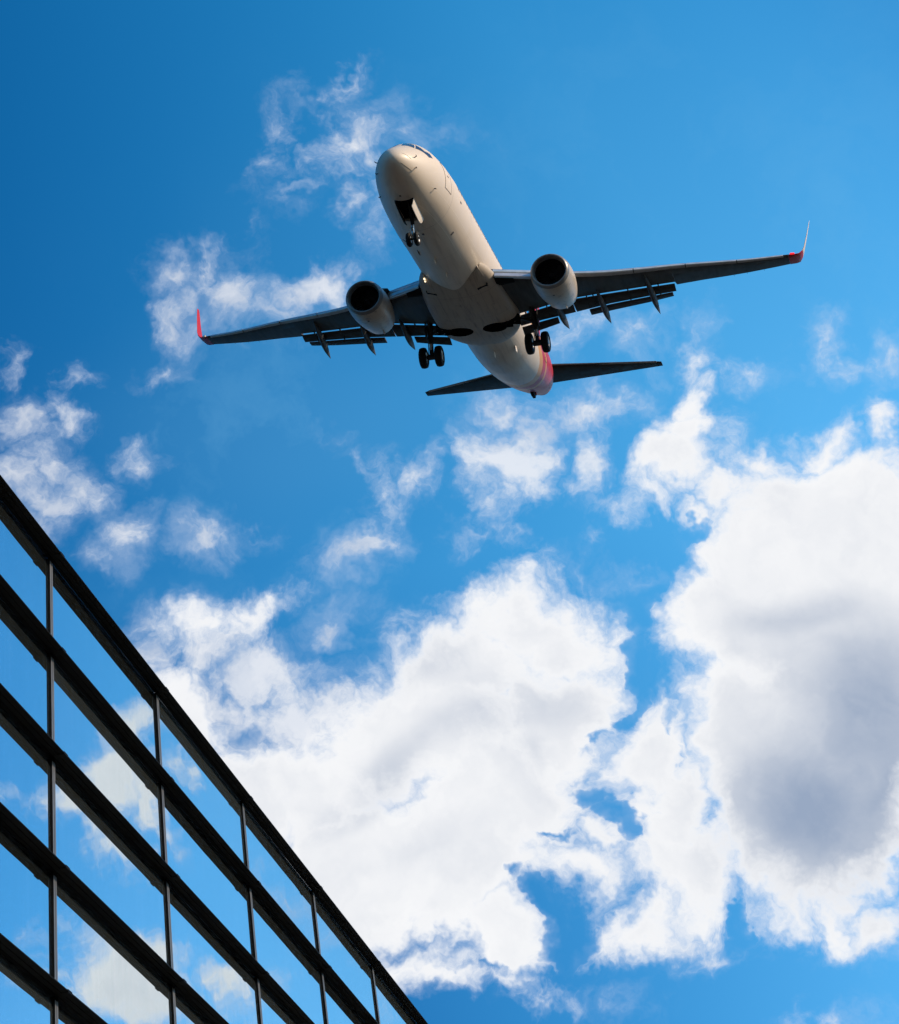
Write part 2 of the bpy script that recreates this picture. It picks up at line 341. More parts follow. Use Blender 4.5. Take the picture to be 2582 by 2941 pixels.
# ------------------------------------------------------------------ object helpers
def tag(o, label=None, cat=None, group=None, kind=None):
    if label: o['label'] = label
    if cat: o['category'] = cat
    if group: o['group'] = group
    if kind: o['kind'] = kind
    return o
def link(name, me, m, parent=None, smooth=True, angle=35):
    o = bpy.data.objects.new(name, me); COL.objects.link(o)
    if m: me.materials.append(MATS[m])
    if parent is not None: o.parent = parent
    if smooth:
        me.shade_smooth()
        try: me.set_sharp_from_angle(angle=rad(angle))
        except Exception: pass
    return o
def empty(name, mw):
    o = bpy.data.objects.new(name, None); COL.objects.link(o); o.matrix_world = mw; o.empty_display_size = .5
    return o
class MB:
    """collects shapes for ONE mesh object"""
    def __init__(s): s.v = []; s.f = []
    def add(s, vs, fs):
        k = len(s.v); s.v += [tuple(map(float, p)) for p in vs]; s.f += [tuple(i + k for i in f) for f in fs]; return s
    def box(s, a, b):
        (x0, y0, z0), (x1, y1, z1) = a, b
        return s.add([(x0,y0,z0),(x1,y0,z0),(x1,y1,z0),(x0,y1,z0),(x0,y0,z1),(x1,y0,z1),(x1,y1,z1),(x0,y1,z1)],
                     [(0,3,2,1),(4,5,6,7),(0,1,5,4),(1,2,6,5),(2,3,7,6),(3,0,4,7)])
    def loft(s, rings, cap=True, closed=True):
        n = len(rings[0]); vs = [p for r in rings for p in r]; fs = []
        for i in range(len(rings) - 1):
            for j in range(n if closed else n - 1):
                a, b = i*n + j, i*n + (j+1) % n
                fs.append((a, b, b + n, a + n))
        if cap: fs.append(tuple(range(n - 1, -1, -1))); fs.append(tuple((len(rings)-1)*n + j for j in range(n)))
        return s.add(vs, fs)
    def tube(s, pts, rs, n=12):
        pts = [Vector(p) for p in pts]
        if not isinstance(rs, (list, tuple)): rs = [rs] * len(pts)
        rings = []
        for i, p in enumerate(pts):
            d = (pts[min(i+1, len(pts)-1)] - pts[max(i-1, 0)]).normalized()
            a = d.orthogonal().normalized() if i == 0 else (a - d * a.dot(d)).normalized()
            b = d.cross(a)
            rings.append([p + (a * math.cos(2*math.pi*k/n) + b * math.sin(2*math.pi*k/n)) * rs[i] for k in range(n)])
        return s.loft(rings)
    def lathe(s, prof, c, axis='x', n=48, sy=1.0, sz=1.0, closed=False):
        rings = []
        for (a, r) in prof:
            ring = []
            for k in range(n):
                th = 2*math.pi*k/n; p, q = r*math.cos(th)*sy, r*math.sin(th)*sz
                ring.append((c[0]+a, c[1]+p, c[2]+q) if axis == 'x' else (c[0]+p, c[1]+a, c[2]+q))
            rings.append(ring)
        if closed: rings.append(rings[0])
        return s.loft(rings, cap=not closed)
    def mesh(s, name, tf=None):
        me = bpy.data.meshes.new(name)
        vs = [tf(p) for p in s.v] if tf else s.v
        me.from_pydata(vs, [], s.f)
        bm = bmesh.new(); bm.from_mesh(me)
        bmesh.ops.remove_doubles(bm, verts=bm.verts, dist=1e-5)
        bmesh.ops.recalc_face_normals(bm, faces=bm.faces)
        bm.to_mesh(me); bm.free()
        return me

# ------------------------------------------------------------------ passenger jet
KT = .0031
def TP(p):
    k = 1 + KT * (p[0] - 15); return (p[0], p[1]*k, p[2]*k)
Rp = np.array([[ 0.23108809, -0.97150204, -0.05274544],[-0.25065947, -0.11183109, 0.96159432],[ 0.94008943, 0.20899185, 0.26935902]])
tp = np.array([-2.72689649, 16.73687455, 80.84794943])
cols = [Rp[0,i]*r_ + Rp[1,i]*u_ + Rp[2,i]*f_ for i in range(3)]
cols = [c/np.linalg.norm(c) for c in cols]
pos = tp[0]*r_ + tp[1]*u_ + tp[2]*f_ + np.array([0, 0, CAM_H])
MW = Matrix([[cols[0][i], cols[1][i], cols[2][i], pos[i]] for i in range(3)] + [[0, 0, 0, 1]])
jet = empty('passenger_jet', MW)
tag(jet, 'white passenger jet with red winglets and lowered landing gear flying overhead', 'airplane')
def part(name, mb, m, parent=None, **k):
    return link(name, mb.mesh(name, TP), m, parent or jet, **k)

ST = np.array([(0,0.0,-.62,-.62),(.05,.20,-.82,-.42),(.2,.41,-1.02,-.20),(.5,.66,-1.25,.06),(1,.94,-1.50,.38),(1.5,1.14,-1.66,.68),(2,1.30,-1.78,1.01),(2.5,1.43,-1.87,1.31),(3,1.54,-1.94,1.52),(3.5,1.63,-1.99,1.65),(4.5,1.76,-2.06,1.78),(5.5,1.83,-2.10,1.85),(7,1.88,-2.13,1.88),(10,1.88,-2.13,1.88),(23.5,1.88,-2.13,1.88),(25.5,1.88,-2.03,1.88),(28,1.85,-1.72,1.88),(30,1.77,-1.38,1.88),(32,1.63,-1.0,1.87),(34,1.42,-.56,1.84),(36,1.13,-.06,1.76),(37.5,.83,.32,1.66),(38.5,.55,.6,1.56),(39.0,.33,.8,1.45),(39.15,.0,1.1,1.1)])
def pchip(xs, ys, x):
    h = np.diff(xs); d = np.diff(ys)/h; m = np.zeros(len(xs))
    for i in range(1, len(xs)-1):
        if d[i-1]*d[i] > 0:
            a, b = 2*h[i]+h[i-1], h[i]+2*h[i-1]; m[i] = (a+b)/(a/d[i-1]+b/d[i])
    m[0] = d[0]; m[-1] = d[-1]
    i = int(np.clip(np.searchsorted(xs, x)-1, 0, len(xs)-2)); s = (x-xs[i])/h[i]
    return (1+2*s)*(1-s)**2*ys[i]+s*(1-s)**2*h[i]*m[i]+s*s*(3-2*s)*ys[i+1]+s*s*(s-1)*h[i]*m[i+1]
SQ = np.sqrt(ST[:,0])
def prm(x):
    if x < 1: q, X = SQ, math.sqrt(max(x, 0))
    else: q, X = ST[:,0], x
    w, b, t = (pchip(q, ST[:,i], X) for i in (1, 2, 3)); m = (b+t)/2
    k = min(max((x-.5)/4.5, 0), 1)
    if x < 20: m = m*(1-k)+min(m, 0)*k
    return w, b, t, m
def surf(x, thd, off=0.0):
    th = rad(thd); w, b, t, m = prm(x); c, s = math.cos(th), math.sin(th)
    y, z = w*c, m + s*((t-m) if s > 0 else (m-b))
    if off:
        e = .02
        p1 = Vector(surf(x+e, thd)) - Vector(surf(max(x-e, .001), thd)); p2 = Vector(surf(x, thd+1)) - Vector(surf(x, thd-1))
        n = p2.cross(p1).normalized()
        if n.dot(Vector((0, y, z-m))) < 0: n = -n
        return (x+n.x*off, y+n.y*off, z+n.z*off)
    return (x, y, z)
def th_of(x, y, z):
    w, b, t, m = prm(x); return math.degrees(math.atan2((z-m)/((t-m) if z > m else (m-b)), y/w))
def patch(quad, n=6, off=.006):
    """conforming plate on the fuselage skin; quad = four (x, theta)"""
    mb = MB(); N = n+1; vs = []
    for o in (off, -.03):
        for i in range(N):
            for j in range(N):
                a, b = i/n, j/n
                x = (quad[0][0]*(1-a)+quad[1][0]*a)*(1-b)+(quad[3][0]*(1-a)+quad[2][0]*a)*b
                t = (quad[0][1]*(1-a)+quad[1][1]*a)*(1-b)+(quad[3][1]*(1-a)+quad[2][1]*a)*b
                vs.append(surf(x, t, o))
    fs = []; K = N*N
    for i in range(n):
        for j in range(n):
            a = i*N+j; fs.append((a, a+1, a+N+1, a+N)); fs.append((K+a, K+a+N, K+a+N+1, K+a+1))
    for i in range(n):
        for (a, b) in ((i*N, (i+1)*N), (i*N+n, (i+1)*N+n), (i, i+1), (n*N+i, n*N+i+1)): fs.append((a, b, K+b, K+a))
    return mb.add(vs, fs)
def mirror(q): return [(x, 180-t) for x, t in q]

def cut(obj, cutters):
    """boolean the cutter meshes out of obj and bake the result"""
    for mb in cutters:
        c = bpy.data.objects.new('cutter', mb.mesh('cutter', TP)); COL.objects.link(c); c.parent = jet
        md = obj.modifiers.new('b', 'BOOLEAN'); md.operation = 'DIFFERENCE'; md.object = c; md.solver = 'EXACT'
        bpy.context.view_layer.update()
        dg = bpy.context.evaluated_depsgraph_get()
        me = bpy.data.meshes.new_from_object(obj.evaluated_get(dg))
        obj.modifiers.clear(); obj.data = me
        bpy.data.objects.remove(c)
    obj.data.shade_smooth(); obj.data.set_sharp_from_angle(angle=rad(35))

xs = [v*v for v in np.linspace(.06, 1, 16)] + list(np.arange(1.12, 7.01, .2)) + list(np.arange(7.5, 24, .75)) + list(np.arange(24, 38.6, .4)) + [38.7, 38.9, 39.0, 39.08, 39.13]
NR = 96
fus = part('fuselage', MB().loft([[surf(x, 360*k/NR) for k in range(NR)] for x in xs]), 'fuselage_paint')
bayq = [(2.28, -.46), (2.28, .44), (4.15, .46), (4.15, -.46)]
cut(fus, [MB().loft([[(x, y, z) for x, y in bayq] for z in (-2.6, -1.35)])])
bm_ = MB(); bm_.add([(x, y*1.03, z) for z in (-1.5, -1.36) for x, y in bayq], [(0,1,2,3),(4,5,6,7)])
for i in range(4):
    a, b = bayq[i], bayq[(i+1) % 4]
    bm_.add([(a[0], a[1]*.995, -1.37), (b[0], b[1]*.995, -1.37), (b[0], b[1]*.995, -1.86), (a[0], a[1]*.995, -1.86)], [(0,1,2,3)])
part('nose_gear_bay', bm_, 'dark_cavity', smooth=False)

# cockpit windows (same on both sides)
front = [(2.33, 93), (2.30, 117), (1.74, 129), (1.60, 98)]
side = [(2.36, 119), (2.42, 143), (2.44, 156), (1.80, 131)]
side2 = [(2.40, 141), (2.86, 146), (2.88, 156), (2.42, 157)]
for q in (front, side, side2):
    part('cockpit_window', patch(q), 'cockpit_glass'); part('cockpit_window', patch(mirror(q)), 'cockpit_glass')
brow = [(2.62, 101), (2.60, 112), (2.92, 113), (2.95, 103)]
part('cockpit_window', patch(brow), 'cockpit_glass'); part('cockpit_window', patch(mirror(brow)), 'cockpit_glass')
# cabin windows
for k in range(46):
    x = 6.35 + .535*k
    if 15.0 < x < 15.3: continue
    for sgn in (1, -1):
        th1, th2 = th_of(x, 1.8, .34), th_of(x, 1.8, .68)
        q = [(x, th1), (x+.25, th1), (x+.25, th2), (x, th2)]
        if sgn < 0: q = mirror(q)
        part('cabin_window', patch(q, 2, .007), 'cabin_glass')
# doors: plate, dark seal around it, handle
def door(x0, x1, z0, z1, sgn, name):
    ta, tb = th_of(x0+.4, 1.85, z0), th_of(x0+.4, 1.85, z1)
    fl = (lambda q: mirror(q)) if sgn < 0 else (lambda q: q)
    d = part(name, patch(fl([(x0, ta), (x1, ta), (x1, tb), (x0, tb)]), 10, .008), 'fuselage_paint')
    e = .035; et = .9
    mb = MB()
    for q in ([(x0-e, ta), (x0, ta), (x0, tb), (x0-e, tb)], [(x1, ta), (x1+e, ta), (x1+e, tb), (x1, tb)],
              [(x0-e, ta-et), (x1+e, ta-et), (x1+e, ta), (x0-e, ta)], [(x0-e, tb), (x1+e, tb), (x1+e, tb+et), (x0-e, tb+et)]):
        s = patch(fl(q), 8, .010); mb.add(s.v, s.f)
    part('door_seal', mb, 'seal_dark', d)
    xm = (x0+x1)/2
    s = patch(fl([(xm-.1, (ta+tb)/2), (xm+.12, (ta+tb)/2), (xm+.12, (ta+tb)/2+2), (xm-.1, (ta+tb)/2+2)]), 2, .016)
    part('door_handle', s, 'seal_dark', d)
for sgn in (1, -1):
    door(4.05, 4.85, -.58, 1.05, sgn, 'cabin_door')
    door(29.3, 30.1, -.35, 1.10, sgn, 'cabin_door')
door(7.3, 8.5, -1.45, -.55, 1, 'cargo_door'); 
for q in ([(.34, 153), (.78, 176), (.78, 175), (.34, 152)], [(.30, -146), (.92, -148), (.92, -149), (.30, -147.4)]):
    part('panel_strip', patch(q, 6, .007), 'seal_dark')
# probes, ports, antennas and drain masts on the skin
def spot(x, th, dx, dth, m='seal_dark', name='static_port'):
    part(name, patch([(x-dx, th-dth), (x+dx, th-dth), (x+dx, th+dth), (x-dx, th+dth)], 3, .010), m)
def probe(x, th, ln):
    a = Vector(surf(x, th, 0)); b = Vector(surf(x, th, .10))
    mb = MB(); mb.tube([a, b, b+Vector((-ln, 0, 0))], [.025, .022, .014], 8); part('pitot_probe', mb, 'gear_steel')
for sg in (0, 1):
    T = (lambda t: t) if sg else (lambda t: 180-t)
    for x, t in ((1.09, 164), (1.07, -162)): probe(x, T(t), .12)
    probe(3.03, T(-151), .08)
    spot(6.49, T(-176), .10, 1.3); spot(6.95, T(-131), .06, 3.2)
spot(1.9, -86, .05, 2.0); spot(5.6, -92, .09, 1.6)
def blade(x, y, z, ln, h, m='fuselage_paint', name='blade_antenna', wd=.035):
    mb = MB()
    mb.loft([[(x, y-wd*.3, z+.06), (x+ln*.4, y-wd, z+.06), (x+ln, y, z+.06), (x+ln*.4, y+wd, z+.06)],
             [(x+ln*.35, y-wd*.2, z-h), (x+ln*.6, y-wd*.4, z-h), (x+ln*.95, y, z-h), (x+ln*.6, y+wd*.4, z-h)]])
    part(name, mb, m, smooth=False)
blade(8.2, .08, -2.12, .6, .26, 'gear_door_paint'); blade(10.2, -.05, -2.12, .4, .22); blade(7.3, .75, -1.97, .9, .05, 'seal_dark', 'drain_mast', .05)
blade(21.9, -.05, -2.11, .6, .28, 'gear_door_paint', 'drain_mast'); blade(22.6, -1.15, -1.72, .7, .22, 'gear_door_paint', 'drain_mast')
# tail skid
mb = MB(); mb.loft([[(34.2, -.12, -.38), (35.3, -.12, -.12), (35.3, .12, -.12), (34.2, .12, -.38)], [(34.55, -.09, -.62), (35.25, -.08, -.60), (35.25, .08, -.60), (34.55, .09, -.62)]])
skid = part('tail_skid', mb, 'dark_cavity', smooth=False)
mb = MB(); mb.box((35.0, -.16, -.42), (35.3, -.085, -.16)); part('skid_marker', mb, 'red_paint', skid, smooth=False)
mb = MB(); mb.lathe([(0, .26), (.22, .22), (.22, .17), (.02, .17)], (39.0, 0, 1.12), n=24, closed=True); part('auxiliary_exhaust', mb, 'exhaust_metal')

# belly fairing
FS = [(11.7, 1.55, -1.95), (12.4, 1.86, -2.10), (13.3, 2.04, -2.19), (14.5, 2.15, -2.28), (16.0, 2.22, -2.33), (18.0, 2.26, -2.34), (19.2, 2.18, -2.31), (20.2, 1.92, -2.22), (20.9, 1.60, -2.12), (21.5, 1.2, -1.98)]
fx = np.array([a[0] for a in FS]); fw = np.array([a[1] for a in FS]); fz = np.array([a[2] for a in FS])
def fexp(x): return float(np.interp(x, [11.7, 13.5, 16, 19.5, 21.5], [2.05, 2.25, 2.9, 2.9, 2.2]))
def fair_ring(x):
    w, zb = pchip(fx, fw, x), pchip(fx, fz, x); zt = -.55; ring = []
    for k in range(64):
        th = 2*math.pi*k/64; c, s = math.cos(th), math.sin(th); e = 2/fexp(x)
        y = w*math.copysign(abs(c)**e, c); z = (zt+zb)/2 + (zt-zb)/2*math.copysign(abs(s)**e, s)
        if s > 0: y *= (1-.45*s*s)
        ring.append((x, y, z))
    return ring
fair = part('belly_fairing', MB().loft([fair_ring(x) for x in np.arange(11.7, 21.51, .35)]), 'fairing_paint')
wells = []
for sg in (1, -1):
    ring = [(18.05+.62*math.cos(2*math.pi*k/40), sg*.93+.66*math.sin(2*math.pi*k/40)) for k in range(40)]
    wells.append(MB().loft([[(x, y, z) for x, y in ring] for z in (-2.7, -1.5)]))
    wells.append(MB().loft([[(17.62, sg*1.4, z), (18.28, sg*1.4, z), (18.30, sg*1.9, z), (18.45, sg*2.6, z), (17.95, sg*2.6, z), (17.75, sg*1.9, z)] for z in (-2.7, -1.7)]))
cut(fair, wells); cut(fus, wells)
for sg in (1, -1):
    ring = [(18.05+.612*math.cos(2*math.pi*k/40), sg*.93+.652*math.sin(2*math.pi*k/40)) for k in range(40)]
    mb = MB(); mb.loft([[(x, y, z) for x, y in ring] for z in (-2.325, -1.52)], cap=False); mb.add([(x, y, -1.53) for x, y in ring], [tuple(range(40))])
    sl = [(17.63, sg*1.45), (18.27, sg*1.45), (18.29, sg*1.9), (18.43, sg*2.3), (17.97, sg*2.3), (17.76, sg*1.9)]
    for i in (0, 1, 2, 3, 4, 5):
        (xa, ya), (xb, yb) = sl[i], sl[(i+1) % 6]; zz = -2.31 if abs(ya)+abs(yb) < 3.9 else -2.16
        if i not in (0, 3): mb.add([(xa, ya, zz), (xb, yb, zz), (xb, yb, -1.72), (xa, ya, -1.72)], [(0,1,2,3)])
    mb.add([(x, y, -1.72) for x, y in sl], [tuple(range(6))])
    part('wheel_well', mb, 'dark_cavity', smooth=False)
    # ram-air inlet ahead of the wing: raised lip with a dark mouth
    y0 = sg*1.30
    def onf(x, y, o):
        w, zb = pchip(fx, fw, x), pchip(fx, fz, x); w2 = prm(x)
        zf = (-.55+zb)/2 - (-.55-zb)/2*max(0, 1-(abs(y)/w)**fexp(x))**(1/fexp(x)) if abs(y) < w else -1
        zs = w2[3]-(w2[3]-w2[1])*math.sqrt(max(0, 1-(y/w2[0])**2)); return (x, y, min(zf, zs)-o)
    mb = MB()
    mb.add([onf(11.5, y0+sg*.12, .012), onf(12.3, y0+sg*.30, .014), onf(13.05, y0+sg*.34, .015), onf(13.0, y0-sg*.2, .015), onf(12.3, y0-sg*.02, .014),
            onf(11.5, y0+sg*.12, -.1), onf(12.3, y0+sg*.30, -.1), onf(13.05, y0+sg*.34, -.1), onf(13.0, y0-sg*.2, -.1), onf(12.3, y0-sg*.02, -.1)],
           [(0,1,2,3,4), (0,5,6,1), (1,6,7,2), (2,7,8,3), (3,8,9,4), (4,9,5,0)])
    inl = part('air_inlet', mb, 'fairing_paint', smooth=False)
    mb = MB(); a = [onf(13.05, y0+sg*.34, .05), onf(13.0, y0-sg*.2, .05), onf(13.22, y0-sg*.2, .0), onf(13.25, y0+sg*.34, .0)]
    mb.add(a + [onf(13.05, y0+sg*.34, -.05), onf(13.0, y0-sg*.2, -.05)], [(0,1,2,3), (0,1,5,4)])
    mb.add([onf(11.55, y0+sg*.13, .02), onf(13.05, y0+sg*.36, .03), onf(13.05, y0+sg*.30, .04), onf(11.55, y0+sg*.11, .0)], [(0,1,2,3)])
    part('inlet_mouth', mb, 'dark_cavity', inl, smooth=False)

# wings -------------------------------------------------------------
LEy = np.array([.9, 1.9, 4.0, 6.0, 7.0, 9.0, 11.0, 14.4, 16.8]); LEx = np.array([12.45, 13.1, 14.32, 15.46, 16.0, 17.12, 18.27, 20.10, 21.42]); LEz = np.array([-1.3, -1.2, -1.08, -.92, -.82, -.48, -.09, .43, .90])
TEy = np.array([.9, 5.6, 10.6, 14.35, 16.8]); TEx = np.array([20.5, 20.2, 20.85, 22.0, 22.78])
CUy = np.array([.9, 2.1, 4.9, 6.95, 9.04, 10.6]); CUx = np.array([19.1, 19.05, 18.9, 19.1, 19.65, 20.05]); CUz = np.array([-1.36, -1.32, -.90, -.75, -.49, -.30])
def lez(y): return pchip(LEy, LEz, y)
def airfoil(n=14):
    b = [.5*(1-math.cos(math.pi*i/n)) for i in range(n+1)]
    g = lambda x: 5*(.2969*math.sqrt(x)-.126*x-.3516*x*x+.2843*x**3-.1036*x**4)
    return [(x, g(x)*1.15) for x in reversed(b)] + [(x, -g(x)*.85) for x in b[1:-1]]
AF = airfoil()
def section(le, chord, tc, cant, sg, te_dz=0.0, pts=AF, toe=0.0):
    c, s = math.cos(cant), math.sin(cant)
    return [(le[0]+x*chord, sg*(le[1]-z*tc*chord*s-toe*x*chord), le[2]+z*tc*chord*c+te_dz*x) for x, z in pts]
def wing_le(y): return (np.interp(y, LEy, LEx), y, lez(y))
for sg in (1, -1):
    rings = []
    for y in (.9, 1.9, 3, 4, 5, 6, 7, 8, 9, 10, 10.58):
        le = wing_le(y); ch = np.interp(y, CUy, CUx) - le[0]
        rings.append(section(le, ch, .135 if y < 6 else .125, 0, sg, np.interp(y, CUy, CUz)-le[2]))
    for y in (10.60, 12, 13.2, 14.4, 15.6, 16.6):
        le = wing_le(y); ch = np.interp(y, TEy, TEx) - le[0]
        rings.append(section(le, ch, .11, rad(6), sg, .02))
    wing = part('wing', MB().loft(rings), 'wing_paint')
    wl = [((21.32, 16.605, .868), 1.40, .11, 6), ((21.55, 16.95, .95), 1.36, .105, 18), ((21.76, 17.18, 1.06), 1.30, .10, 42), ((21.95, 17.36, 1.28), 1.22, .095, 64), ((22.12, 17.46, 1.55), 1.14, .09, 74), ((22.55, 17.60, 2.25), .94, .085, 79), ((22.95, 17.72, 2.9), .76, .08, 80), ((23.28, 17.81, 3.42), .56, .08, 80), ((23.42, 17.83, 3.56), .38, .07, 80)]
    part('winglet', MB().loft([section(le, ch*(1-.36*max(0, c-50)/30), tc*.8, rad(c), sg, toe=.08*max(0, c-18)/62) for le, ch, tc, c in wl]), 'red_paint', wing)
    for c_ in wing.children:
        if c_.name.startswith('winglet'):
            c_.data.materials.append(MATS['winglet_white'])
            for p_ in c_.data.polygons:
                if p_.normal.y*sg > .25 and p_.center.z > 1.35: p_.material_index = 1
    # slats: bright metal leading edge, drooped forward
    for y0, y1 in ((5.55, 8.75), (8.80, 11.35), (11.40, 13.95), (14.0, 16.35)):
        rr = []
        for y in np.linspace(y0, y1, 6):
            le = wing_le(y); ch = 2.9 if y < 9 else np.interp(y, [9, 16.5], [2.7, 1.5])
            a = [(.13, .066), (.07, .058), (.03, .042), (.008, .022), (0, 0), (.008, -.019), (.03, -.033), (.065, -.043), (.075, -.030), (.06, .0), (.10, .042)]
            rr.append([(le[0]-.035+px*ch*1.12, sg*y, le[2]-.02+pz*ch*1.12) for px, pz in a])
        part('slat', MB().loft(rr), 'leading_edge_metal', wing, angle=50)
    rr = []
    for y in (2.05, 2.9, 3.9):
        le = wing_le(y)
        rr.append([(le[0]+.10, sg*y, le[2]-.16), (le[0]-.06, sg*y, le[2]-.08), (le[0]-.30, sg*y, le[2]-.34), (le[0]-.28, sg*y, le[2]-.40), (le[0]-.16, sg*y, le[2]-.40)])
    part('krueger_flap', MB().loft(rr), 'leading_edge_metal', wing, angle=50)
    rr = []
    for y in (1.95, 3.0, 4.1):
        le = wing_le(y)
        rr.append([(le[0]+.02, sg*y, le[2]+.14), (le[0]-.05, sg*y, le[2]), (le[0]-.01, sg*y, le[2]-.10), (le[0]+.30, sg*y, le[2]-.26), (le[0]+.34, sg*y, le[2]+.20)])
    part('leading_edge', MB().loft(rr), 'leading_edge_metal', wing, angle=50)
    mb = MB(); le = wing_le(2.0); mb.loft([[(le[0]+.12, sg*1.9, le[2]-.14), (le[0]+.95, sg*1.9, le[2]-.42), (le[0]+.45, sg*1.9, le[2]-.50), (le[0]-.12, sg*1.9, le[2]-.36)], [(le[0]+.55, sg*2.9, le[2]-.22), (le[0]+1.0, sg*2.9, le[2]-.34), (le[0]+.9, sg*2.9, le[2]-.36), (le[0]+.5, sg*2.9, le[2]-.30)]])
    part('wing_root_wedge', mb, 'dark_cavity', wing, smooth=False)  # solid dark wedge under the leading edge at the wing root
    # flaps, each a drooped thin aerofoil
    def flap(name, stations):
        rr = []
        for (y, xl, zl, xt, zt) in stations:
            ch = xt-xl; rr.append([(xl-.05+px*(ch+.05), sg*y, zl+(zt-zl)*px+pz*.17*ch+.035) for px, pz in AF])
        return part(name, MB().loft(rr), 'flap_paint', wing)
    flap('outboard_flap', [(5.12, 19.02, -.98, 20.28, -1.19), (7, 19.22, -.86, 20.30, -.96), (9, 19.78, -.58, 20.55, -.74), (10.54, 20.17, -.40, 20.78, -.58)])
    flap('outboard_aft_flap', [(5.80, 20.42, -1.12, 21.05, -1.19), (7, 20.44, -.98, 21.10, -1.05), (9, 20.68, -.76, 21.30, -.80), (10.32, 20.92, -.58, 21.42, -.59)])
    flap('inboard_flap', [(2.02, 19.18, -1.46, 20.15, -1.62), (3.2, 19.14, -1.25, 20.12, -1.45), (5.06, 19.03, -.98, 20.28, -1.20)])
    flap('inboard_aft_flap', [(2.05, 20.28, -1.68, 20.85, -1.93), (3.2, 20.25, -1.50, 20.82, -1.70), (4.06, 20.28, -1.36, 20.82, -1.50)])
    for y in (5.9, 6.25, 8.1, 9.7, 2.5, 3.7):      # flap hinge brackets bridging the slots
        le = wing_le(y); cx0, cz0 = np.interp(y, CUy, CUx), np.interp(y, CUy, CUz)
        mb = MB(); mb.loft([[(cx0-.25, sg*(y-.03), cz0-.06), (cx0-.25, sg*(y+.03), cz0-.06), (cx0-.25, sg*(y+.03), cz0+.02), (cx0-.25, sg*(y-.03), cz0+.02)], [(cx0+.95, sg*(y-.03), cz0-.30), (cx0+.95, sg*(y+.03), cz0-.30), (cx0+.95, sg*(y+.03), cz0-.20), (cx0+.95, sg*(y-.03), cz0-.20)]])
        part('flap_hinge', mb, 'gear_steel', wing, smooth=False)
    # canoe fairings over the flap tracks
    for (ya, yb, xa, za, xb, zb) in ((9.22, 9.42, 17.85, -.52, 22.1, -1.18), (6.60, 6.72, 17.9, -.98, 21.95, -1.40), (4.28, 4.40, 17.6, -1.20, 21.9, -1.42)):
        rr = []
        for i in range(13):
            a = i/12; r = math.sin(math.pi*min(1, a*1.25+.02)**.8*.5)**.8*(1 if a < .55 else max(.02, 1-((a-.55)/.45)**1.6))
            x = xa+(xb-xa)*a; y = ya+(yb-ya)*a; z = za+(zb-za)*(a**1.5)-.05
            rr.append([(x, sg*y+.17*r*math.cos(2*math.pi*k/14), z-.08*r+.30*r*math.sin(2*math.pi*k/14)) for k in range(14)])
        part('flap_track_fairing', MB().loft(rr), 'fairing_grey', wing)
    mb = MB(); le = (21.45, 17.0, .93)
    mb.tube([(21.36, sg*16.72, .92), (21.50, sg*16.92, .97)], [.055, .05], 8); part('navigation_light', mb, 'red_lamp_glow' if sg < 0 else 'lamp_lens', wing)
    for y in (13.6, 14.3, 15.2):
        mb = MB(); x = np.interp(y, TEy, TEx); z = lez(y)+.04; mb.tube([(x-.05, sg*y, z), (x+.16, sg*y, z-.02)], .008, 6); part('static_wick', mb, 'gear_steel', wing)
    # engine ---------------------------------------------------------
    c = (0, sg*5.0, -1.76); sz = .945
    eng = part('engine', MB().lathe([(12.86, 1.025), (13.15, 1.07), (13.7, 1.105), (14.3, 1.095), (15.0, 1.03), (15.6, .94), (16.2, .83), (16.19, .80), (15.5, .80), (14.4, .80), (13.4, .80), (12.9, .80)], c, n=64, sz=sz, closed=True), 'nacelle_paint')
    lip = [(12.86, 1.027), (12.76, 1.0), (12.68, .965), (12.64, .92), (12.645, .88), (12.70, .845), (12.80, .815), (12.9, .80), (13.0, .79), (13.0, .90), (12.87, .98)]
    part('intake_lip', MB().lathe(lip, c, n=64, sz=sz, closed=True), 'intake_metal', eng)
    part('intake_duct', MB().lathe([(12.98, .792), (13.75, .77), (13.75, .79), (12.98, .80)], c, n=64, sz=sz, closed=True), 'dark_cavity', eng)
    mb = MB(); mb.lathe([(13.70, .04), (13.72, .77), (13.78, .77), (13.78, .04)], c, n=48, sz=sz, closed=True)
    for k in range(24):
        a = 2*math.pi*k/24; a2 = a+.16
        P = lambda r, an, x: (x, c[1]+r*math.cos(an), c[2]+r*math.sin(an)*sz)
        mb.add([P(.18, a, 13.55), P(.75, a+.05, 13.52), P(.75, a2+.12, 13.68), P(.18, a2, 13.68)], [(0,1,2,3)])
    part('fan', mb, 'fan_titanium', eng, smooth=False)
    sp = part('spinner', MB().lathe([(13.28, .005), (13.36, .08), (13.5, .17), (13.68, .22)], c, n=24), 'fan_titanium', eng)
    part('core_nozzle', MB().lathe([(15.4, .62), (16.4, .52), (17.1, .40), (17.1, .36), (15.5, .50)], c, n=40, closed=True), 'exhaust_metal', eng)
    part('exhaust_plug', MB().lathe([(16.4, .30), (17.1, .24), (17.6, .03)], c, n=32), 'exhaust_metal', eng)
    mb = MB()
    mb.loft([[(13.4, c[1]-.05, -.76), (15.8, c[1]-.14, -1.0), (18.2, c[1]-.05, -1.12), (18.2, c[1]+.05, -1.12), (15.8, c[1]+.14, -1.0), (13.4, c[1]+.05, -.76)],
             [(14.2, c[1]-.05, -.62), (15.8, c[1]-.14, -.66), (18.2, c[1]-.05, -.9), (18.2, c[1]+.05, -.9), (15.8, c[1]+.14, -.66), (14.2, c[1]+.05, -.62)]])
    part('pylon', mb, 'nacelle_paint', eng, smooth=False)
    ni = -sg    # chine on the inboard shoulder
    mb = MB(); a = rad(38)
    P = lambda x, r: (x, c[1]+ni*r*math.cos(a), c[2]+r*math.sin(a)*sz)
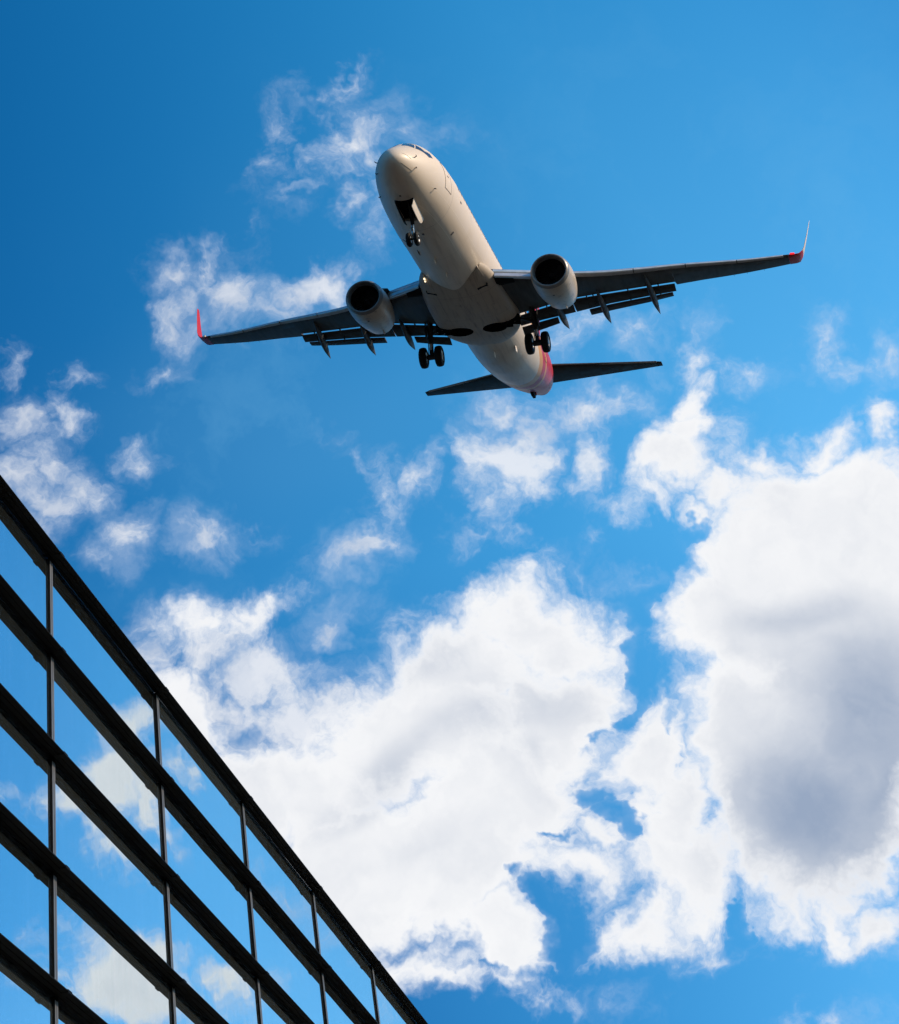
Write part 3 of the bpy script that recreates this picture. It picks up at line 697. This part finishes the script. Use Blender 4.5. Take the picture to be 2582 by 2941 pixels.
    A = [P(13.35, 1.05), P(14.35, 1.05), P(14.35, 1.36), P(13.85, 1.34)]
    mb.add([(x, y, z+.012) for x, y, z in A]+[(x, y, z-.012) for x, y, z in A], [(0,1,2,3), (7,6,5,4), (0,4,5,1), (1,5,6,2), (2,6,7,3), (3,7,4,0)])
    part('nacelle_strake', mb, 'gear_steel', eng, smooth=False)
    mb = MB(); mb.box((13.55, c[1]-.05, c[2]-1.115*sz), (13.63, c[1]+.05, c[2]-1.08*sz)); part('drain_port', mb, 'seal_dark', eng, smooth=False)
    mb = MB(); mb.loft([[(15.55, c[1]-.30, c[2]-.88), (15.95, c[1]-.30, c[2]-.80), (15.95, c[1]-.27, c[2]-.80), (15.55, c[1]-.27, c[2]-.88)], [(15.70, c[1]-.31, c[2]-.96), (16.0, c[1]-.31, c[2]-.88), (16.0, c[1]-.28, c[2]-.88), (15.70, c[1]-.28, c[2]-.96)]]); part('drain_mast', mb, 'gear_door_paint', eng, smooth=False)
    # main gear --------------------------------------------------------
    ax = (19.46, sg*2.97, -2.97)
    mb = MB()
    top = (18.95, sg*2.85, -1.05)
    mb.tube([top, (19.15, sg*2.90, -1.75), (19.28, sg*2.94, -2.25)], [.16, .15, .14], 16)
    mb.tube([(19.27, sg*2.94, -2.2), ax], [.10, .10], 14)
    mb.tube([(ax[0], ax[1]-.5, ax[2]), (ax[0], ax[1]+.5, ax[2])], .085, 12)
    mb.tube([(ax[0], ax[1]-.22, ax[2]), (ax[0], ax[1]+.22, ax[2])], .16, 12)
    mb.tube([(19.18, sg*2.90, -1.8), (18.6, sg*1.75, -1.55)], .075, 10)
    mb.tube([(19.1, sg*2.9, -1.6), (18.1, sg*2.85, -1.15)], .07, 10)
    mb.tube([(19.42, sg*2.93, -2.1), (19.72, sg*2.95, -2.45), (19.5, sg*2.97, -2.9)], .04, 8)
    mb.tube([(19.2, sg*3.05, -1.7), (19.38, sg*3.1, -2.9)], .022, 6)
    mb.tube([(19.1, sg*2.78, -1.7), (19.4, sg*2.84, -2.85)], .022, 6)
    gear = part('main_gear', mb, 'gear_steel')
    mb = MB(); mb.tube([(19.285, sg*2.94, -2.27), (19.36, sg*2.955, -2.6)], .104, 14); part('oleo', mb, 'chrome', gear)
    mb = MB(); mb.loft([[(18.75, sg*3.10, -1.1), (19.35, sg*3.10, -1.1), (19.35, sg*3.13, -1.1), (18.75, sg*3.13, -1.1)], [(18.95, sg*3.13, -2.05), (19.4, sg*3.13, -2.05), (19.4, sg*3.16, -2.05), (18.95, sg*3.16, -2.05)]]); part('gear_door', mb, 'fairing_grey', gear, smooth=False)
    for dy in (-.44, .44):
        y = ax[1]+dy; w = .20
        wb = MB(); wb.lathe([(-w*.75, .30), (-w, .36), (-w*1.02, .45), (-w*.82, .545), (-w*.4, .578), (0, .585), (w*.4, .578), (w*.82, .545), (w*1.02, .45), (w, .36), (w*.75, .30)], (ax[0], y, ax[2]), 'y', 40, closed=True)
        for q in (-.09, -.03, .03, .09): pass
        wheel = part('wheel', wb, 'tyre_rubber', gear)
        hb = MB(); hb.lathe([(-w*.8, .06), (-w*.85, .14), (-w*.55, .22), (-w*.80, .31), (w*.80, .31), (w*.55, .22), (w*.85, .14), (w*.8, .06)], (ax[0], y, ax[2]), 'y', 28); 
        h = link('wheel_rim', hb.mesh('wheel_rim', TP), 'hub_metal', gear)

# landing lamps glowing at the starboard wing root
for k, (x, y, z, r) in enumerate(((11.80, 1.50, -1.42, .055), (11.84, 1.45, -1.62, .05), (11.88, 1.43, -1.75, .035))):
    mb = MB(); mb.lathe([(-.05, .01), (-.04, r*.6), (0, r), (.06, r)], (x, y, z), n=16); part('landing_light', mb, 'lamp_glow')

# nose gear ---------------------------------------------------------
mb = MB()
mb.tube([(3.55, 0, -1.5), (3.86, .03, -2.35)], [.11, .095], 14)
mb.tube([(3.45, .18, -1.6), (3.80, .05, -2.2)], .035, 8); mb.tube([(3.45, -.18, -1.6), (3.80, .02, -2.2)], .035, 8)
mb.tube([(2.9, .0, -1.5), (3.78, .03, -2.15)], .05, 8)
mb.tube([(3.98, -.25, -3.06), (3.98, .35, -3.06)], .055, 10)
mb.tube([(3.95, .05, -2.5), (4.18, .05, -2.72), (4.02, .05, -3.0)], .03, 8)
ng = part('nose_gear', mb, 'gear_steel')
mb = MB(); mb.tube([(3.86, .03, -2.33), (3.98, .05, -3.06)], .065, 14); part('oleo', mb, 'chrome', ng)
mb = MB(); mb.lathe([(-.06, .02), (-.05, .07), (.0, .09), (.08, .06)], (3.80, .06, -2.62), n=16); part('taxi_light', mb, 'chrome', ng)
for y in (-.13, .27):
    w = .115
    wb = MB(); wb.lathe([(-w*.7, .17), (-w, .22), (-w*.95, .29), (-w*.5, .345), (0, .355), (w*.5, .345), (w*.95, .29), (w, .22), (w*.7, .17)], (3.98, y, -3.08), 'y', 32, closed=True)
    part('wheel', wb, 'tyre_rubber', ng)
    hb = MB(); hb.lathe([(-w*.7, .03), (-w*.5, .12), (-w*.75, .18), (w*.75, .18), (w*.5, .12), (w*.7, .03)], (3.98, y, -3.08), 'y', 24); part('wheel_rim', hb, 'hub_metal', ng)
def ngd(sg):
    y = sg*.455; n = 8; vs = []
    for o in (0, .03):
        for i in range(n+1):
            x = 2.28+(4.12-2.28)*i/n; w, b, t, m = prm(x); z0 = m-(m-b)*math.sqrt(1-(y/w)**2)-.0
            dz = .46*(1 if x < 3.5 else 1-.45*((x-3.5)/.62)**2)*(1 if x > 2.4 else .93)
            for j in range(4):
                a = j/3; vs.append((x, y+sg*(.06*a*(1-a)*4*.3)+sg*o-sg*.11*a, z0-dz*a))
    fs = []; K = (n+1)*4
    for i in range(n):
        for j in range(3):
            a = i*4+j; fs += [(a, a+1, a+5, a+4), (K+a, K+a+4, K+a+5, K+a+1)]
        fs += [(i*4, i*4+4, K+i*4+4, K+i*4), (i*4+3, K+i*4+3, K+i*4+7, i*4+7)]
    for j in range(3): fs += [(j, K+j, K+j+1, j+1), (n*4+j, n*4+j+1, K+n*4+j+1, K+n*4+j)]
    return MB().add(vs, fs)
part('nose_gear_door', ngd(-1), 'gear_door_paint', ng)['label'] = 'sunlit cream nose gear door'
part('nose_gear_door', ngd(1), 'tail_grey', ng)['label'] = 'nose gear door with shade painted in dark'  # shade put into the colour: dark material instead of the cream door paint

# tail --------------------------------------------------------------
for sg in (1, -1):
    rr = []
    for a in (0, .2, .45, .7, .93, 1.0):
        y = .5+(7.42-.5)*a; xl = 33.6+(38.55-33.6)*a; xt = 37.35+(39.5-37.35)*a; z = .92+(1.84-.92)*a
        if a == 1.0: xl += .12
        rr.append(section((xl, y, z), xt-xl, .10 if a < 1 else .07, rad(7), sg))
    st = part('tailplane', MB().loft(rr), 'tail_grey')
    rr = []
    for a in (.06, .5, .96):
        y = .5+(7.42-.5)*a; xl = 33.55+(38.50-33.55)*a; z = .92+(1.84-.92)*a
        rr.append([(xl+px, sg*y, z+pz) for px, pz in ((.16, .06), (0, 0), (.16, -.06), (.12, 0))])
    part('leading_edge', MB().loft(rr), 'leading_edge_metal', st)
rr = []
for a in (0, .25, .5, .75, 1.0):
    z = 1.7+(8.2-1.7)*a; xl = 32.6+(38.4-32.6)*a; xt = 38.5+(40.1-38.5)*a
    rr.append([(xl+x*(xt-xl), zz*.10*(xt-xl), z) for x, zz in AF])
fin = part('tail_fin', MB().loft(rr), 'red_paint')
rr = []
for a in (0, 1.0):
    z = 1.75+.75*a; rr.append([(28.6+4.6*a, -.08, z), (34.0, -.10, z), (34.0, .10, z), (28.6+4.6*a, .08, z)])
part('dorsal_fin', MB().loft(rr), 'red_paint', fin)

# ------------------------------------------------------------------ office building
SCL = 18.0
H0 = CAM_H
GL = .97615                                  # distance of the glass, in units of SCL
EAVE = .02385*SCL                            # how far the shelves stick out
ZT, DZ, S0, DS = 1.8082*SCL, .18808*SCL, 2.1112*SCL, .4427*SCL
MW_, MD_ = .0104*SCL, .0033*SCL              # mullion width and depth
mat('black_aluminium', (.0012, .0012, .0012), .6, spec=.10, var=.3, vscale=.6)
mat('mullion_aluminium', (.11, .11, .11), .45, metal=.25, var=.12, vscale=1.0)
mat('mullion_groove', (.02, .02, .02), .6, var=.2)
mat('room_dark', (.05, .055, .06), .8, var=.2, vscale=.4)
mat('ceiling_lamp', (.8, .9, .95), .4, emit=(.55, .9, 1.0), estr=1.3, var=.01)
mat('wall_cladding', (.04, .04, .042), .6, var=.2, vscale=.5)
mat('roof_gravel', (.07, .067, .064), .9, var=.3, vscale=4)
def glass_mat():
    m = bpy.data.materials.new('curtain_wall_glass'); m.use_nodes = True
    t = NT(m.node_tree); t.n.clear()
    co = t.node('ShaderNodeTexCoord').outputs['Object']
    nz = t.noise(t.vec('MULTIPLY', co, (.55, 1.0, .8)), .55, 2, .4)
    bump = t.node('ShaderNodeBump', {'Strength': .55, 'Distance': .014, 'Height': nz})
    streak = t.noise(t.vec('MULTIPLY', co, (7.0, 1.0, .25)), 1.0, 4, .6)
    gl = t.node('ShaderNodeBsdfGlossy', {'Color': t.mix(t.step(streak, .45, .75), (.735, .81, .84), (.78, .835, .865)), 'Roughness': 0.0, 'Normal': bump.outputs[0]})
    tr = t.node('ShaderNodeBsdfTransparent', {'Color': (.55, .66, .70)})
    dif = t.node('ShaderNodeBsdfDiffuse', {'Color': (.5, .62, .68)})
    mx = t.node('ShaderNodeMixShader', {0: .90, 1: tr.outputs[0], 2: gl.outputs[0]})
    rnd = t.node('ShaderNodeObjectInfo').outputs['Random']
    film = t.math('MULTIPLY_ADD', t.step(streak, .5, .8), .014, t.math('MULTIPLY_ADD', rnd, .022, .006))
    mx2 = t.node('ShaderNodeMixShader', {0: film, 1: mx.outputs[0], 2: dif.outputs[0]})
    t.node('ShaderNodeOutputMaterial', {'Surface': mx2.outputs[0]})
    MATS['curtain_wall_glass'] = m
glass_mat()
bx_ = -SCL*GL*math.cos(AZ); by_ = SCL*GL*math.sin(AZ)
BM = Matrix.Translation((bx_, by_, 0)) @ Matrix.Rotation(math.pi/2-AZ, 4, 'Z')
bld = empty('office_building', BM)
tag(bld, 'office building with blue mirror glass and black horizontal fins', 'building')
def bpart(name, mb, m, parent=None, smooth=False): return link(name, mb.mesh(name), m, parent or bld, smooth=smooth)
S_A, S_B = S0-6*DS, S0+11*DS
NROW = 10
TH = .045
def zrow(b): return H0+ZT-(b-1)*DZ-TH         # underside of a shelf
for b in range(1, NROW):
    z = zrow(b); mb = MB()
    # shelf: rounded nose, grooves along the underside, cover strips at the joints
    prof = [(-EAVE, z+TH), (-EAVE, z+.012), (-EAVE+.02, z), (-EAVE*.66, z), (-EAVE*.66+.008, z+.015), (-EAVE*.60, z+.015), (-EAVE*.60+.008, z), (-EAVE*.30, z), (-EAVE*.30+.008, z+.015), (-EAVE*.24, z+.015), (-EAVE*.24+.008, z), (-.004, z), (-.004, z+TH)]
    mb.loft([[(s, y, q) for y, q in prof] for s in (S_A, S_B)])
    for k in range(-6, 12):
        s = S0+k*DS-.05
        mb.loft([[(q, -EAVE-.012, z+TH+.016), (q, -EAVE-.012, z-.018), (q, -.25, z-.004), (q, -.25, z+TH+.016)] for q in (s, s+.24)])
    bpart('sun_shelf', mb, 'black_aluminium')
# mirror panes between the shelves and mullions
for b in range(1, NROW):
    zl = zrow(b)+.02; z0 = zrow(b+1)+TH-.02 if b < NROW-1 else .15
    for k in range(-6, 11):
        s = S0+k*DS
        mb = MB(); tx, tz = random.uniform(-.0011, .0011), random.uniform(-.0011, .0011)
        a, c = s+.02, s+DS-.005
        hs, hz = (c-a)/2, (zl-z0)/2
        P = lambda u, v, o: (a+hs+u*hs, .006+o+u*hs*tx+v*hz*tz, z0+hz+v*hz)
        vs_ = [P(u, v, o) for o in (0, .02) for u, v in ((-1,-1),(1,-1),(1,1),(-1,1))]
        mb.add(vs_, [(0,1,2,3),(7,6,5,4),(0,4,5,1),(1,5,6,2),(2,6,7,3),(3,7,4,0)])
        bpart('glass_pane', mb, 'curtain_wall_glass')
for k in range(-6, 12):
    s = S0+k*DS
    mb = MB(); m_ = None; st = MB()
    for b in range(1, NROW):
        z1 = zrow(b)-.002; z0 = zrow(b+1)+TH+.002 if b < NROW-1 else .05
        mb.box((s, -MD_, z0), (s+MW_, .03, z1))
        st.box((s+.006, -MD_-.008, z0), (s+MW_*.44, -MD_-.0005, z1-.10)); st.box((s+MW_*.56, -MD_-.008, z0), (s+MW_-.006, -MD_-.0005, z1-.10))
    m_ = bpart('mullion', mb, 'black_aluminium'); bpart('cover_strip', st, 'mullion_aluminium', m_)
# rooms behind the glass, side walls, roof
mb = MB()
for b in range(2, NROW):
    z = zrow(b); mb.box((S_A+.3, .06, z-.30), (S_B-.3, 9.0, z+TH+.25))
mb.box((S_A+.3, 9.0, .1), (S_B-.3, 9.3, zrow(1)-.4))
bpart('floor_slab', mb, 'room_dark')
for (b, s, ln, y, sk) in ((3, S0+.24*DS, 1.3, 2.2, .5), (3, S0+.50*DS, 1.2, 2.2, .5), (2, S0+1.5*DS, 1.3, 2.0, .5), (4, S0+.5*DS, 1.2, 2.4, .4)):
    z = zrow(b)-.36; mb = MB(); mb.loft([[(s, y, z), (s+.0, y+.16, z), (s, y+.16, z-.04), (s, y, z-.04)], [(s+ln, y+sk, z), (s+ln, y+.16+sk, z), (s+ln, y+.16+sk, z-.04), (s+ln, y+sk, z-.04)]])
    bpart('ceiling_light', mb, 'ceiling_lamp')
mb = MB()
mb.box((S_A-.3, .0, 0), (S_A+.29, 24, zrow(1))); mb.box((S_B-.29, .0, 0), (S_B+.3, 24, zrow(1))); mb.box((S_A+.29, 23.5, 0), (S_B-.29, 24, zrow(1)))
bpart('side_wall', mb, 'wall_cladding')
mb = MB(); mb.box((S_A+.29, .06, zrow(1)-.30), (S_B-.29, 23.5, zrow(1)+.02)); bpart('roof', mb, 'roof_gravel')

# ------------------------------------------------------------------ ground
mat('asphalt', (.035, .034, .033), .9, var=.25, vscale=1.5)
mat('paving_stone', (.03, .028, .026), .85, var=.2, vscale=2.0)
mat('kerb_stone', (.16, .155, .145), .8, var=.15, vscale=3.0)
mat('ground_earth', (.0105, .0095, .008), .95, var=.35, vscale=.05)
def struct(name, mb, m, mw=None):
    o = link(name, mb.mesh(name), m, None, smooth=False); o['kind'] = 'structure'
    if mw is not None: o.matrix_world = mw
    return o
struct('ground', MB().add([(-6000, -6000, -.15), (6000, -6000, -.15), (6000, 6000, -.15), (-6000, 6000, -.15)], [(0,1,2,3)]), 'ground_earth')
struct('pavement', MB().box((S_A-30, -15.8, -.145), (S_B+30, -.2, 0.0)), 'paving_stone', BM)
struct('kerb', MB().box((S_A-30, -16.1, -.145), (S_B+30, -15.802, .004)), 'kerb_stone', BM)
struct('road', MB().box((S_A-60, -32, -.146), (S_B+60, -16.102, -.13)), 'asphalt', BM)
